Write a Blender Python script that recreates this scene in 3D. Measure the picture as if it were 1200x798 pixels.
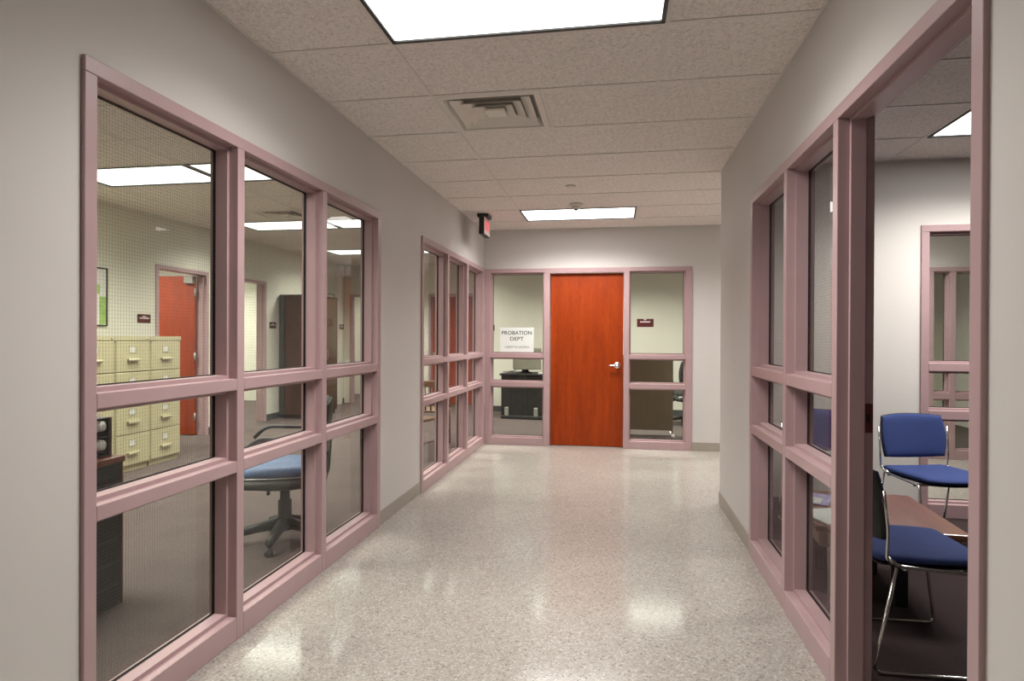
import bpy, bmesh, math, random
from mathutils import Vector, Matrix
random.seed(7)
PI = math.pi
S = bpy.context.scene
C = S.collection
for o in list(bpy.data.objects):
    bpy.data.objects.remove(o)

# ------------------------------------------------------------------ camera
def make_camera():
    f, yaw, pitch, roll, cz = 724.1, 9.589, -0.196, 0.254, 1.309
    a, t, q = map(math.radians, (yaw, pitch, roll))
    r = Vector((math.cos(a), math.sin(a), 0)); fw = Vector((-math.sin(a), math.cos(a), 0)); up = Vector((0, 0, 1))
    fw2 = fw*math.cos(t) + up*math.sin(t); up2 = up*math.cos(t) - fw*math.sin(t)
    r3 = r*math.cos(q) + up2*math.sin(q); up3 = up2*math.cos(q) - r*math.sin(q)
    cam = bpy.data.cameras.new('camera'); cam.sensor_width = 36.0; cam.lens = f/1200*36
    cam.clip_start = 0.02; cam.clip_end = 100
    o = bpy.data.objects.new('camera', cam); C.objects.link(o)
    m = Matrix((r3, up3, -fw2)).transposed().to_4x4(); m.translation = Vector((0, 0, cz))
    o.matrix_world = m
    S.camera = o
make_camera()

# ------------------------------------------------------------------ world, exposure
w = bpy.data.worlds.new('world'); S.world = w; w.use_nodes = True
w.node_tree.nodes['Background'].inputs[0].default_value = (0.5, 0.5, 0.5, 1)
w.node_tree.nodes['Background'].inputs[1].default_value = 0.02
S.view_settings.view_transform = 'Standard'; S.view_settings.look = 'None'
S.view_settings.exposure = 0.10; S.view_settings.gamma = 1.0; S.view_settings.use_curve_mapping = False

LAMP_W = 34.0            # watts of each corridor fixture
LAMP_SPREAD = math.radians(140)
COL_CORR = (1.0, 0.965, 0.93)
COL_OFF = (1.0, 0.985, 0.89)

# ------------------------------------------------------------------ materials
M = {}
def new_mat(name):
    m = bpy.data.materials.new(name); m.use_nodes = True
    nt = m.node_tree; nt.nodes.clear()
    out = nt.nodes.new('ShaderNodeOutputMaterial'); b = nt.nodes.new('ShaderNodeBsdfPrincipled')
    nt.links.new(b.outputs[0], out.inputs[0]); M[name] = m
    return m, nt, b
def nd(nt, t, **kw):
    n = nt.nodes.new(t)
    for k, v in kw.items(): setattr(n, k, v)
    return n
def coords(nt, scale=(1, 1, 1), rot=(0, 0, 0)):
    tc = nd(nt, 'ShaderNodeTexCoord'); mp = nd(nt, 'ShaderNodeMapping')
    mp.inputs['Scale'].default_value = scale; mp.inputs['Rotation'].default_value = rot
    nt.links.new(tc.outputs['Object'], mp.inputs['Vector'])
    return mp.outputs[0]
def ramp(nt, fac, stops, interp='LINEAR'):
    r = nd(nt, 'ShaderNodeValToRGB'); r.color_ramp.interpolation = interp
    el = r.color_ramp.elements
    while len(el) < len(stops): el.new(0.5)
    for e, (p, c) in zip(el, stops):
        e.position = p; e.color = (c[0], c[1], c[2], 1)
    nt.links.new(fac, r.inputs[0]); return r.outputs[0]
def bump(nt, b, h, strength, dist):
    n = nd(nt, 'ShaderNodeBump'); n.inputs['Strength'].default_value = strength; n.inputs['Distance'].default_value = dist
    nt.links.new(h, n.inputs['Height']); nt.links.new(n.outputs[0], b.inputs['Normal'])
def noise(nt, vec, scale, detail=3, rough=.5):
    n = nd(nt, 'ShaderNodeTexNoise'); n.inputs['Scale'].default_value = scale
    n.inputs['Detail'].default_value = detail; n.inputs['Roughness'].default_value = rough
    nt.links.new(vec, n.inputs['Vector']); return n.outputs['Fac']
def paint(name, col, rough=.5, metal=0.0, var=.06, bscale=0, bstr=0, coat=0, nscale=6, spec=.5):
    m, nt, b = new_mat(name)
    v = coords(nt)
    d = [max(0, c*(1-var)) for c in col]; l = [min(1, c*(1+var)) for c in col]
    nt.links.new(ramp(nt, noise(nt, v, nscale), [(.3, d), (.7, l)]), b.inputs['Base Color'])
    b.inputs['Roughness'].default_value = rough; b.inputs['Metallic'].default_value = metal
    b.inputs['Specular IOR Level'].default_value = spec
    if coat: b.inputs['Coat Weight'].default_value = coat; b.inputs['Coat Roughness'].default_value = .1
    if bscale: bump(nt, b, noise(nt, v, bscale, 4), bstr, .002)
    return m
paint('wall', (.60, .572, .548), .6, var=.025, bscale=220, bstr=.12, nscale=1.2, spec=.3)
paint('wall_office', (.68, .665, .575), .6, var=.03, bscale=220, bstr=.12, nscale=1.2, spec=.3)
paint('wall_side', (.68, .645, .61), .6, var=.03, bscale=220, bstr=.12, nscale=1.2, spec=.3)
paint('mauve', (.42, .285, .292), .36, var=.03, bscale=90, bstr=.03)
paint('baseboard', (.33, .295, .25), .45, var=.04)
paint('baseboard_dark', (.055, .06, .058), .5, var=.05)
paint('grid_metal', (.72, .675, .63), .5, var=.02)
paint('black_trim', (.012, .012, .011), .4, var=.1)
paint('gasket', (.008, .006, .005), .5)
paint('vent_metal', (.72, .69, .62), .45, var=.05)
paint('vent_dark', (.45, .42, .38), .7)
paint('white_plastic', (.62, .59, .55), .4, var=.03)
paint('off_white', (.66, .66, .62), .6, var=.04)
paint('paper', (.74, .77, .74), .7, var=.02)
paint('ink', (.03, .04, .035), .6)
paint('ink_grey', (.12, .14, .13), .6)
paint('maroon', (.075, .012, .012), .35, var=.1)
paint('maroon_plate', (.11, .018, .015), .4, var=.1)
paint('sign_white', (.7, .6, .58), .5)
paint('chrome', (.75, .74, .72), .16, metal=1.0, var=.02)
paint('steel', (.62, .60, .57), .28, metal=1.0, var=.05)
paint('blue_fabric', (.040, .062, .185), .85, var=.12, bscale=500, bstr=.35, nscale=200, spec=.2)
paint('blue_vinyl', (.10, .16, .30), .6, var=.12, bscale=300, bstr=.2, nscale=60)
paint('black_plastic', (.016, .016, .017), .42, var=.15)
paint('black_fabric', (.02, .021, .022), .85, var=.2, bscale=400, bstr=.3, nscale=120)
paint('dark_olive', (.016, .017, .014), .5, var=.15)
paint('file_beige', (.50, .452, .285), .42, var=.03)
paint('tan_metal', (.42, .385, .25), .4, var=.05)
paint('desk_black', (.010, .010, .009), .65, var=.15)
paint('partition', (.17, .135, .082), .8, var=.08, bscale=500, bstr=.3, nscale=90)
paint('crt_grey', (.21, .20, .155), .5, var=.05)
paint('green_print', (.30, .46, .13), .6, var=.2, nscale=14)
paint('purple_print', (.36, .33, .55), .5, var=.35, nscale=30)
paint('tan', (.42, .31, .21), .45, var=.06)
paint('grey_metal', (.30, .29, .25), .5, var=.04)
paint('teal_dark', (.05, .10, .13), .7, var=.1)

def emis(name, col, s, base=(.8, .8, .8)):
    m, nt, b = new_mat(name); b.inputs['Base Color'].default_value = (*base, 1)
    b.inputs['Emission Color'].default_value = (*col, 1); b.inputs['Emission Strength'].default_value = s
    v = coords(nt)
    n = nd(nt, 'ShaderNodeTexVoronoi', distance='CHEBYCHEV'); n.inputs['Scale'].default_value = 70
    n.inputs['Randomness'].default_value = 0; nt.links.new(v, n.inputs['Vector'])
    bump(nt, b, n.outputs['Distance'], .2, .002); b.inputs['Roughness'].default_value = .3
    return m
emis('diffuser_corridor', (1, .985, .95), 5.0)
emis('diffuser_office', (.95, 1.0, .93), 2.2)
emis('exit_red', (1, .04, .07), .9, (.5, .02, .03))
paint('exit_face', (.72, .60, .57), .5)

def wood(name, dark, light, rough, axis_scale, scale=3.0, coat=.0):
    m, nt, b = new_mat(name)
    v = coords(nt, axis_scale)
    n1 = noise(nt, v, scale, 5, .6)
    n2 = noise(nt, v, scale*9, 4, .65)
    mx = nd(nt, 'ShaderNodeMix', data_type='FLOAT'); mx.inputs[0].default_value = .45
    nt.links.new(n1, mx.inputs[2]); nt.links.new(n2, mx.inputs[3])
    nt.links.new(ramp(nt, mx.outputs[0], [(.32, dark), (.62, light)]), b.inputs['Base Color'])
    b.inputs['Roughness'].default_value = rough
    if coat: b.inputs['Coat Weight'].default_value = coat; b.inputs['Coat Roughness'].default_value = .15
    bump(nt, b, n2, .06, .001)
    return m
wood('door_wood', (.18, .018, .0005), (.335, .044, .0015), .45, (6, 6, .55), 2.2)
M['door_wood'].node_tree.nodes['Principled BSDF'].inputs['Specular IOR Level'].default_value = .25
wood('table_wood', (.16, .065, .038), (.27, .125, .075), .3, (9, .8, 6), 2.0, .3)
wood('desk_edge_wood', (.10, .03, .018), (.19, .06, .035), .35, (1, 6, 6), 3)
wood('cabinet_wood', (.032, .016, .009), (.075, .035, .018), .45, (7, 7, .6), 2.5)
wood('chair_wood', (.085, .036, .012), (.21, .095, .032), .4, (6, 6, 1), 3)

def terrazzo():
    m, nt, b = new_mat('terrazzo'); v = coords(nt)
    vo = nd(nt, 'ShaderNodeTexVoronoi'); vo.inputs['Scale'].default_value = 130; nt.links.new(v, vo.inputs['Vector'])
    sep = nd(nt, 'ShaderNodeSeparateColor'); nt.links.new(vo.outputs['Color'], sep.inputs[0])
    chips = ramp(nt, sep.outputs[0], [(0, (.03, .024, .02)), (.028, (.20, .165, .13)), (.10, (.35, .315, .27)), (.40, (.46, .43, .38)),
                                      (.62, (.38, .34, .285)), (.80, (.52, .495, .455)), (.93, (.68, .665, .63))], 'CONSTANT')
    vf = nd(nt, 'ShaderNodeTexVoronoi'); vf.inputs['Scale'].default_value = 330; nt.links.new(v, vf.inputs['Vector'])
    s2 = nd(nt, 'ShaderNodeSeparateColor'); nt.links.new(vf.outputs['Color'], s2.inputs[0])
    fine = ramp(nt, s2.outputs[1], [(0, (.16, .13, .10)), (.07, (.38, .345, .30)), (.45, (.46, .43, .38)), (.85, (.55, .53, .48))], 'CONSTANT')
    mx = nd(nt, 'ShaderNodeMix', data_type='RGBA'); mx.inputs[0].default_value = .45
    nt.links.new(chips, mx.inputs[6]); nt.links.new(fine, mx.inputs[7])
    big = ramp(nt, noise(nt, v, 1.3, 2), [(.3, (.80, .80, .81)), (.7, (.89, .89, .90))])
    mu = nd(nt, 'ShaderNodeMix', data_type='RGBA', blend_type='MULTIPLY'); mu.inputs[0].default_value = 1
    nt.links.new(mx.outputs[2], mu.inputs[6]); nt.links.new(big, mu.inputs[7])
    nt.links.new(mu.outputs[2], b.inputs['Base Color'])
    b.inputs['Roughness'].default_value = .5
    b.inputs['Coat Weight'].default_value = .65; b.inputs['Coat IOR'].default_value = 1.62
    b.inputs['Coat Roughness'].default_value = .125
terrazzo()
def carpet(name, dark, light):
    m, nt, b = new_mat(name); v = coords(nt)
    n = noise(nt, v, 190, 4, .75)
    n2 = noise(nt, v, 3, 2)
    mx = nd(nt, 'ShaderNodeMix', data_type='FLOAT'); mx.inputs[0].default_value = .12
    nt.links.new(n, mx.inputs[2]); nt.links.new(n2, mx.inputs[3])
    nt.links.new(ramp(nt, mx.outputs[0], [(.34, dark), (.66, light)]), b.inputs['Base Color'])
    b.inputs['Roughness'].default_value = .95; b.inputs['Specular IOR Level'].default_value = .1
    bump(nt, b, n, .5, .004)
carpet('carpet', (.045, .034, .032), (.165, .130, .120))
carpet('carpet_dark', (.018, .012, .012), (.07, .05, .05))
def tile_mat():
    m, nt, b = new_mat('ceiling_tile'); v = coords(nt)
    n = noise(nt, v, 135, 4, .75); n2 = noise(nt, v, 50, 3, .6)
    mx = nd(nt, 'ShaderNodeMix', data_type='FLOAT'); mx.inputs[0].default_value = .35
    nt.links.new(n, mx.inputs[2]); nt.links.new(n2, mx.inputs[3])
    nt.links.new(ramp(nt, mx.outputs[0], [(.38, (.55, .50, .46)), (.48, (.765, .71, .665)), (.60, (.87, .82, .77))]), b.inputs['Base Color'])
    b.inputs['Roughness'].default_value = .9; b.inputs['Specular IOR Level'].default_value = .15
    bump(nt, b, mx.outputs[0], .5, .004)
tile_mat()
def glass_mat():
    m = bpy.data.materials.new('glass'); m.use_nodes = True; nt = m.node_tree; nt.nodes.clear(); M['glass'] = m
    out = nd(nt, 'ShaderNodeOutputMaterial'); tr = nd(nt, 'ShaderNodeBsdfTransparent'); gl = nd(nt, 'ShaderNodeBsdfGlossy')
    tr.inputs[0].default_value = (.925, .94, .92, 1); gl.inputs['Roughness'].default_value = .015
    fr = nd(nt, 'ShaderNodeFresnel'); fr.inputs[0].default_value = 1.45
    ge = nd(nt, 'ShaderNodeNewGeometry'); su = nd(nt, 'ShaderNodeMath', operation='SUBTRACT'); su.inputs[0].default_value = 1
    mu = nd(nt, 'ShaderNodeMath', operation='MULTIPLY'); mx = nd(nt, 'ShaderNodeMixShader')
    nt.links.new(ge.outputs['Backfacing'], su.inputs[1]); nt.links.new(fr.outputs[0], mu.inputs[0]); nt.links.new(su.outputs[0], mu.inputs[1])
    nt.links.new(mu.outputs[0], mx.inputs[0]); nt.links.new(tr.outputs[0], mx.inputs[1]); nt.links.new(gl.outputs[0], mx.inputs[2])
    nt.links.new(mx.outputs[0], out.inputs[0])
glass_mat()
paint('wire', (.055, .055, .05), .5)

# ------------------------------------------------------------------ mesh helpers
def box(bm, x0, x1, y0, y1, z0, z1):
    vs = [bm.verts.new((x, y, z)) for z in (z0, z1) for y in (y0, y1) for x in (x0, x1)]
    for q in ((0, 2, 3, 1), (4, 5, 7, 6), (0, 1, 5, 4), (2, 6, 7, 3), (0, 4, 6, 2), (1, 3, 7, 5)):
        bm.faces.new([vs[i] for i in q])
def boxes(*bs):
    bm = bmesh.new()
    for b in bs: box(bm, *b)
    return bm
def bevel(bm, w, seg=2):
    bmesh.ops.bevel(bm, geom=list(bm.edges), offset=w, segments=seg, profile=.5, affect='EDGES', clamp_overlap=True)
    return bm
def rbox(x0, x1, y0, y1, z0, z1, w=.004, seg=2):
    return bevel(boxes((x0, x1, y0, y1, z0, z1)), w, seg)
def tube(bm, pts, r, n=8, closed=False):
    pts = [Vector(p) for p in pts]; rings = []; L = len(pts)
    prev = None
    for i, p in enumerate(pts):
        a = pts[(i-1) % L] if (i > 0 or closed) else p
        c = pts[(i+1) % L] if (i < L-1 or closed) else p
        t = (c-a).normalized()
        if prev is None:
            h = Vector((0, 0, 1)) if abs(t.z) < .9 else Vector((1, 0, 0))
            u = t.cross(h).normalized()
        else:
            u = (prev - t*prev.dot(t)).normalized()
        prev = u; v = t.cross(u)
        rr = r[i] if isinstance(r, (list, tuple)) else r
        rings.append([bm.verts.new(p + (u*math.cos(2*PI*k/n) + v*math.sin(2*PI*k/n))*rr) for k in range(n)])
    m = L if closed else L-1
    for i in range(m):
        A, B = rings[i], rings[(i+1) % L]
        for k in range(n): bm.faces.new((A[k], A[(k+1) % n], B[(k+1) % n], B[k]))
    if not closed:
        bm.faces.new(rings[0][::-1]); bm.faces.new(rings[-1])
def smooth_path(pts, rad, n=4):
    pts = [Vector(p) for p in pts]; out = [pts[0]]
    for i in range(1, len(pts)-1):
        a, b, c = pts[i-1], pts[i], pts[i+1]
        d1 = (a-b); d2 = (c-b); r = min(rad, d1.length*.45, d2.length*.45)
        p = b + d1.normalized()*r; q = b + d2.normalized()*r
        for k in range(n+1):
            t = k/n; out.append(p*(1-t)**2 + b*2*t*(1-t) + q*t*t)
    out.append(pts[-1]); return out
def lathe(bm, prof, c=(0, 0, 0), n=20, axis='z'):
    rings = []
    for r, h in prof:
        ring = []
        for k in range(n):
            a = 2*PI*k/n; x, y = r*math.cos(a), r*math.sin(a)
            p = {'z': (x, y, h), 'x': (h, x, y), 'y': (y, h, x)}[axis]
            ring.append(bm.verts.new((p[0]+c[0], p[1]+c[1], p[2]+c[2])))
        rings.append(ring)
    for A, B in zip(rings, rings[1:]):
        for k in range(n): bm.faces.new((A[k], A[(k+1) % n], B[(k+1) % n], B[k]))
    bm.faces.new(rings[0][::-1]); bm.faces.new(rings[-1])
def pad(bm, w, d, t, fn, nu=16, nv=14, k=.22, edge=8):
    """cushion: squircle w x d, thickness t, mapped by fn(x,y,z)"""
    top = {}; bot = {}
    for i in range(nu+1):
        for j in range(nv+1):
            u = math.sin((2*i/nu-1)*PI/2); v = math.sin((2*j/nv-1)*PI/2)
            x = u*math.sqrt(1-k*v*v)*w/2; y = v*math.sqrt(1-k*u*u)*d/2
            m = max(abs(u), abs(v)); e = math.sqrt(max(0, 1-m**edge))
            border = i in (0, nu) or j in (0, nv)
            top[i, j] = bm.verts.new(fn(x, y, e*t/2))
            bot[i, j] = top[i, j] if border else bm.verts.new(fn(x, y, -e*t/2))
    for i in range(nu):
        for j in range(nv):
            for D, flip in ((top, False), (bot, True)):
                q = [D[i, j], D[i+1, j], D[i+1, j+1], D[i, j+1]]
                bm.faces.new(q[::-1] if flip else q)
def obj(name, bm, mat, parent=None, smooth=False, **props):
    bmesh.ops.recalc_face_normals(bm, faces=bm.faces)
    me = bpy.data.meshes.new(name); bm.to_mesh(me); bm.free()
    if smooth:
        for p in me.polygons: p.use_smooth = True
    me.materials.append(M[mat])
    return link(name, me, parent, **props)
def link(name, me, parent=None, **props):
    o = bpy.data.objects.new(name, me); C.objects.link(o)
    if parent: o.parent = parent
    for k, v in props.items(): o[k] = v
    return o
def tag(o, label, cat, group=None, kind=None):
    o['label'] = label; o['category'] = cat
    if group: o['group'] = group
    if kind: o['kind'] = kind
    return o
def thing(name, label, cat, loc=(0, 0, 0), rz=0, group=None, kind=None):
    o = bpy.data.objects.new(name, None); o.empty_display_size = .05; C.objects.link(o)
    o.location = loc; o.rotation_euler = (0, 0, rz)
    return tag(o, label, cat, group, kind)
def copy_tree(o, parent=None):
    c = o.copy(); C.objects.link(c)
    if parent: c.parent = parent
    for ch in list(o.children): copy_tree(ch, c)
    return c
def struct(name, bm, mat, label, cat):
    o = obj(name, bm, mat); return tag(o, label, cat, kind='structure')
def text_mesh(name, s, size, mat, parent, mtx, ext=.0006, align='CENTER', sx=1.0, bold=0.0):
    cu = bpy.data.curves.new(name, 'FONT'); cu.body = s; cu.size = size; cu.align_x = align; cu.align_y = 'CENTER'
    cu.extrude = ext; cu.offset = size*bold; cu.space_character = 1.05
    t = bpy.data.objects.new(name+'_tmp', cu); C.objects.link(t)
    dg = bpy.context.evaluated_depsgraph_get()
    me = bpy.data.meshes.new_from_object(t.evaluated_get(dg))
    bpy.data.objects.remove(t); bpy.data.curves.remove(cu)
    me.transform(Matrix.Diagonal((sx, 1, 1, 1))); me.transform(mtx)
    me.materials.clear(); me.materials.append(M[mat])
    return link(name, me, parent)

# ------------------------------------------------------------------ dimensions
H = 2.641; HO = 2.743
XL, XR, YB = -1.624, .816, 7.503
XLb, XRb, YBb = XL-.102, XR+.102, YB+.102
TOP = 2.177
XW = -5.40            # far wall of the left office
YE = 11.70            # its end wall
YR = 5.02             # end wall of the right room
GX, GY = -1.014, 2.6825
YS = -4.2             # corridor end behind the camera

# ------------------------------------------------------------------ floors
struct('floor', boxes((XL-.06, XR+.06, YS, YB+.06, -.1, 0), (XR+.06, 5.2, 5.11, YB+.06, -.1, 0)), 'terrazzo',
       'polished speckled beige terrazzo floor of the corridor', 'floor')
struct('floor_office', boxes((-8.6, XL-.06, -1.0, 14.2, -.1, 0), (XL-.06, 5.2, YB+.06, 11.2, -.1, 0)), 'carpet',
       'brown-grey carpet floor of the offices behind the left windows and red door', 'floor')
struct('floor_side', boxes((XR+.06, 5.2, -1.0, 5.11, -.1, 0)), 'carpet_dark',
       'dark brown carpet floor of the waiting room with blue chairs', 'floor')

# ------------------------------------------------------------------ walls
WT = HO+.12
struct('wall_left', boxes((XLb, XL, YS, 1.65, 0, WT), (XLb, XL, 1.65, 4.075, TOP-.012, WT), (XLb, XL, 4.075, 5.0, 0, WT),
                          (XLb, XL, 5.0, YBb, TOP-.012, WT)), 'wall', 'pale grey corridor wall on the left, around the mauve windows', 'wall')
struct('wall_right', boxes((XR, XRb, YS, 1.535, 0, WT), (XR, XRb, 1.535, 3.96, TOP-.012, WT), (XR, XRb, 3.96, 5.1225, 0, WT)),
       'wall', 'pale grey corridor wall on the right, around the open doorway', 'wall')
struct('wall_back', boxes((XL, .874, YB, YBb, 2.165-.012, WT), (.874, 3.39, YB, YBb, 0, WT), (3.39, 5.2, YB, YBb, 2.115, WT)),
       'wall', 'pale grey end wall of the corridor above the red door', 'wall')
struct('wall_right_end', boxes((XRb, 2.22, YR, 5.1225, 0, WT), (2.22, 4.75, YR, 5.1225, 2.16-.012, WT), (4.75, 5.2, YR, 5.1225, 0, WT)),
       'wall_side', 'white wall behind the far blue chair in the waiting room', 'wall')
struct('wall_right_outer', boxes((5.2, 5.3, YS, 11.2, 0, WT)), 'wall_side', 'plain outer wall at the far right beyond the waiting room', 'wall')
struct('wall_near', boxes((-2.2, 1.4, YS-.1, YS, 0, WT)), 'wall', 'plain corridor wall behind the camera', 'wall')
struct('wall_right_near', boxes((XRb, 5.2, -1.1, -1.0, 0, WT)), 'wall_side', 'plain near wall of the waiting room', 'wall')
# left office
D1, D2 = (6.53, 7.49), (7.92, 8.88)
struct('wall_left_far', boxes((XW-.12, XW, -1.0, D1[0]+.02, 0, WT), (XW-.12, XW, D1[0]+.02, D1[1]-.02, TOP-.02, WT),
                              (XW-.12, XW, D1[1]-.02, D2[0]+.02, 0, WT), (XW-.12, XW, D2[0]+.02, D2[1]-.02, TOP-.02, WT),
                              (XW-.12, XW, D2[1]-.02, YE+.12, 0, WT)), 'wall_office', 'cream office wall behind the beige filing cabinets', 'wall')
D3, D4 = (-5.28, -4.34), (-3.64, -2.70)
struct('wall_left_end', boxes((XW, D3[0]+.02, YE, YE+.12, 0, WT), (D3[0]+.02, D3[1]-.02, YE, YE+.12, TOP-.02, WT),
                              (D3[1]-.02, D4[0]+.02, YE, YE+.12, 0, WT), (D4[0]+.02, D4[1]-.02, YE, YE+.12, TOP-.02, WT),
                              (D4[1]-.02, -2.45, YE, YE+.12, 0, WT)), 'wall_office', 'cream end wall of the left office with two doorways', 'wall')
struct('wall_left_near', boxes((XW, XLb, -1.1, -1.0, 0, WT)), 'wall_office', 'cream near wall of the left office', 'wall')
struct('wall_back_far', boxes((-2.45, 5.2, 10.88, 11.0, 0, WT), (-2.45, -2.33, 11.0, YE+.12, 0, WT)), 'wall_office',
       'olive cream wall seen behind the desk and partition through the end windows', 'wall')
struct('wall_left_rooms', boxes((-8.6, -8.5, 4.5, 14.2, 0, WT), (-8.5, XW-.12, 4.4, 4.5, 0, WT), (-8.5, XW-.12, 7.64, 7.76, 0, WT),
                                (-8.5, XW-.12, YE, YE+.12, 0, WT), (-6.2, -2.33, 13.6, 13.7, 0, WT), (-6.3, -6.2, YE+.12, 13.7, 0, WT),
                                (-2.43, -2.33, YE+.12, 13.7, 0, WT)), 'wall_office',
       'pale walls of the small rooms beyond the office doorways', 'wall')
# pilaster in the office corner
struct('trim_1', rbox(XW, XW+.05, 11.38, 11.52, 0, HO), 'wall_office', 'narrow pale pilaster on the office wall beside the maroon sign', 'trim')

# ------------------------------------------------------------------ baseboards
def baseb(name, label, mat, *bs):
    struct(name, bevel(boxes(*bs), .002, 1), mat, label, 'baseboard')
t = .006
baseb('baseboard_left', 'grey vinyl baseboard between the two left windows', 'baseboard', (XL, XL+t, 4.075, 5.0, 0, .1), (XL, XL+t, YS, 1.65, 0, .1))
baseb('baseboard_right', 'grey vinyl baseboard beyond the right window', 'baseboard', (XR-t, XR, 3.96, 5.1225, 0, .1), (XR-t, XR, YS, 1.535, 0, .1), (XR-t, 5.2, 5.1225, 5.1225+t, 0, .1))
baseb('baseboard_back', 'grey vinyl baseboard right of the end window wall', 'baseboard', (.874, 3.39, YB-t, YB, 0, .1))
baseb('baseboard_office', 'dark vinyl baseboard along the cream office walls', 'baseboard_dark', (XW, XW+t, -1, D1[0], 0, .1), (XW, XW+t, D1[1], D2[0], 0, .1), (XW, XW+t, D2[1], YE, 0, .1),
      (D3[1], D4[0], YE-t, YE, 0, .1), (-2.45, 5.2, 10.88-t, 10.88, 0, .1))
baseb('baseboard_side', 'dark vinyl baseboard behind the far blue chair', 'baseboard_dark', (XRb, 2.22, YR-t, YR, 0, .1), (XRb, XRb+t, 3.96, YR, 0, .1))

# ------------------------------------------------------------------ ceilings
tile_cache = {}
def ceiling(name, label, cells, h, lights, vents=(), halves=()):
    """cells: list of (x0,x1,y0,y1). lights/vents: cells left open"""
    xs0 = min(c[0] for c in cells); xs1 = max(c[1] for c in cells)
    slab = bmesh.new()
    for c in cells: box(slab, c[0], c[1], c[2], c[3], h+.09, h+.12)
    cl = struct(name, slab, 'grid_metal', label, 'ceiling')
    es = set()
    for (x0, x1, y0, y1) in cells:
        for e in ((x0, y0, x1, y0), (x0, y1, x1, y1), (x0, y0, x0, y1), (x1, y0, x1, y1)):
            es.add(tuple(round(v, 3) for v in e))
    def inside(a, b):    # a is a shorter stretch of the same bar as b
        if a == b: return False
        if a[1] == a[3] == b[1] == b[3]: return b[0] <= a[0] and a[2] <= b[2]
        if a[0] == a[2] == b[0] == b[2]: return b[1] <= a[1] and a[3] <= b[3]
        return False
    g = bmesh.new()
    for e in sorted(es):
        if any(inside(e, b) for b in es): continue
        if e[1] == e[3]: box(g, e[0], e[2], e[1]-.010, e[1]+.010, h, h+.003)
        else: box(g, e[0]-.010, e[0]+.010, e[1], e[3], h+.0004, h+.0034)
    obj('ceiling_grid', g, 'grid_metal', cl)
    skip = [tuple(round(v, 2) for v in c) for c in list(lights)+list(vents)]
    for c in cells:
        if tuple(round(v, 2) for v in c) in skip: continue
        w_, d_ = round(c[1]-c[0], 3), round(c[3]-c[2], 3)
        if (w_, d_) not in tile_cache:
            bm = boxes((-w_/2+.004, w_/2-.004, -d_/2+.004, d_/2-.004, .0042, .02))
            bmesh.ops.recalc_face_normals(bm, faces=bm.faces)
            me = bpy.data.meshes.new('ceiling_tile'); bm.to_mesh(me); bm.free(); me.materials.append(M['ceiling_tile'])
            tile_cache[w_, d_] = me
        o = link('ceiling_tile', tile_cache[w_, d_], cl); o.location = ((c[0]+c[1])/2, (c[2]+c[3])/2, h)
    return cl
def edges(a, b, start, step):
    e = [a]; k = math.ceil((a-start)/step+1e-6)
    while start+k*step < b-.02: e.append(start+k*step); k += 1
    if e[1]-e[0] < .02: e.pop(0); e[0] = a
    e.append(b); return e
def cellgrid(xs, ys): return [(xs[i], xs[i+1], ys[j], ys[j+1]) for i in range(len(xs)-1) for j in range(len(ys)-1)]

def ceiling_light(cell, h, label, group, watts, col, diff, spread=None):
    x0, x1, y0, y1 = cell; cx, cy = (x0+x1)/2, (y0+y1)/2; hx, hy = (x1-x0)/2-.010, (y1-y0)/2-.010
    r = thing('ceiling_light', label, 'ceiling light', (cx, cy, h), 0, group)
    wd = .018
    for (a0, a1, b0, b1) in ((-hx, hx, -hy, -hy+wd), (-hx, hx, hy-wd, hy), (-hx, -hx+wd, -hy+wd, hy-wd), (hx-wd, hx, -hy+wd, hy-wd)):
        obj('trim_bar', rbox(a0, a1, b0, b1, -.006, .03, .002, 1), 'black_trim', r)
    obj('diffuser', boxes((-hx+wd, hx-wd, -hy+wd, hy-wd, .004, .010)), diff, r)
    obj('housing', boxes((-hx, hx, -hy, hy, .03, .088)), 'grid_metal', r)
    L = bpy.data.lights.new('tube_light', 'AREA'); L.shape = 'RECTANGLE'; L.size = 2*(hx-wd)-.02; L.size_y = 2*(hy-wd)-.02
    L.energy = watts; L.color = col; L.spread = spread or LAMP_SPREAD
    lo = bpy.data.objects.new('tube_light', L); C.objects.link(lo); lo.parent = r; lo.location = (0, 0, .001)
    return r

rows = edges(YS, YB, GY, .61)
cells = cellgrid([XL, GX, GX+1.22, XR], [y for y in rows if y < 5.13])
crossrows = [y for y in rows if y > 5.11]
cells += cellgrid([XL, GX, GX+1.22, GX+2.44, GX+3.66, GX+4.88, 5.2], crossrows)
V = (GX, GX+1.22, GY+.61, GY+1.22)
cells = [c for c in cells if not (abs(c[0]-V[0]) < .01 and abs(c[2]-V[2]) < .01)]
vent_cell = (GX, GX+.61, V[2], V[3])
cells += [vent_cell, (GX+.61, GX+1.22, V[2], V[3])]
cl_lights = [(GX, GX+1.22, GY-.61, GY), (GX, GX+1.22, GY+6*.61, GY+7*.61), (GX, GX+1.22, GY-10*.61-.61, GY-10*.61)]
cross_light = (GX+3.05, GX+4.27, GY+6*.61, GY+7*.61)
cy0, cy1 = cross_light[2:]
cells = [c for c in cells if not (abs(c[2]-cy0) < .01 and (abs(c[0]-GX-2.44) < .01 or abs(c[0]-GX-3.66) < .01))]
cross_half = [(GX+2.44, GX+3.05, cy0, cy1), cross_light, (GX+4.27, GX+4.88, cy0, cy1)]
cells += cross_half
ceiling('ceiling', 'corridor ceiling of speckled rectangular tiles in a metal grid', cells, H, cl_lights+[cross_light], [vent_cell], [vent_cell, (GX+.61, GX+1.22, V[2], V[3])]+cross_half)
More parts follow.
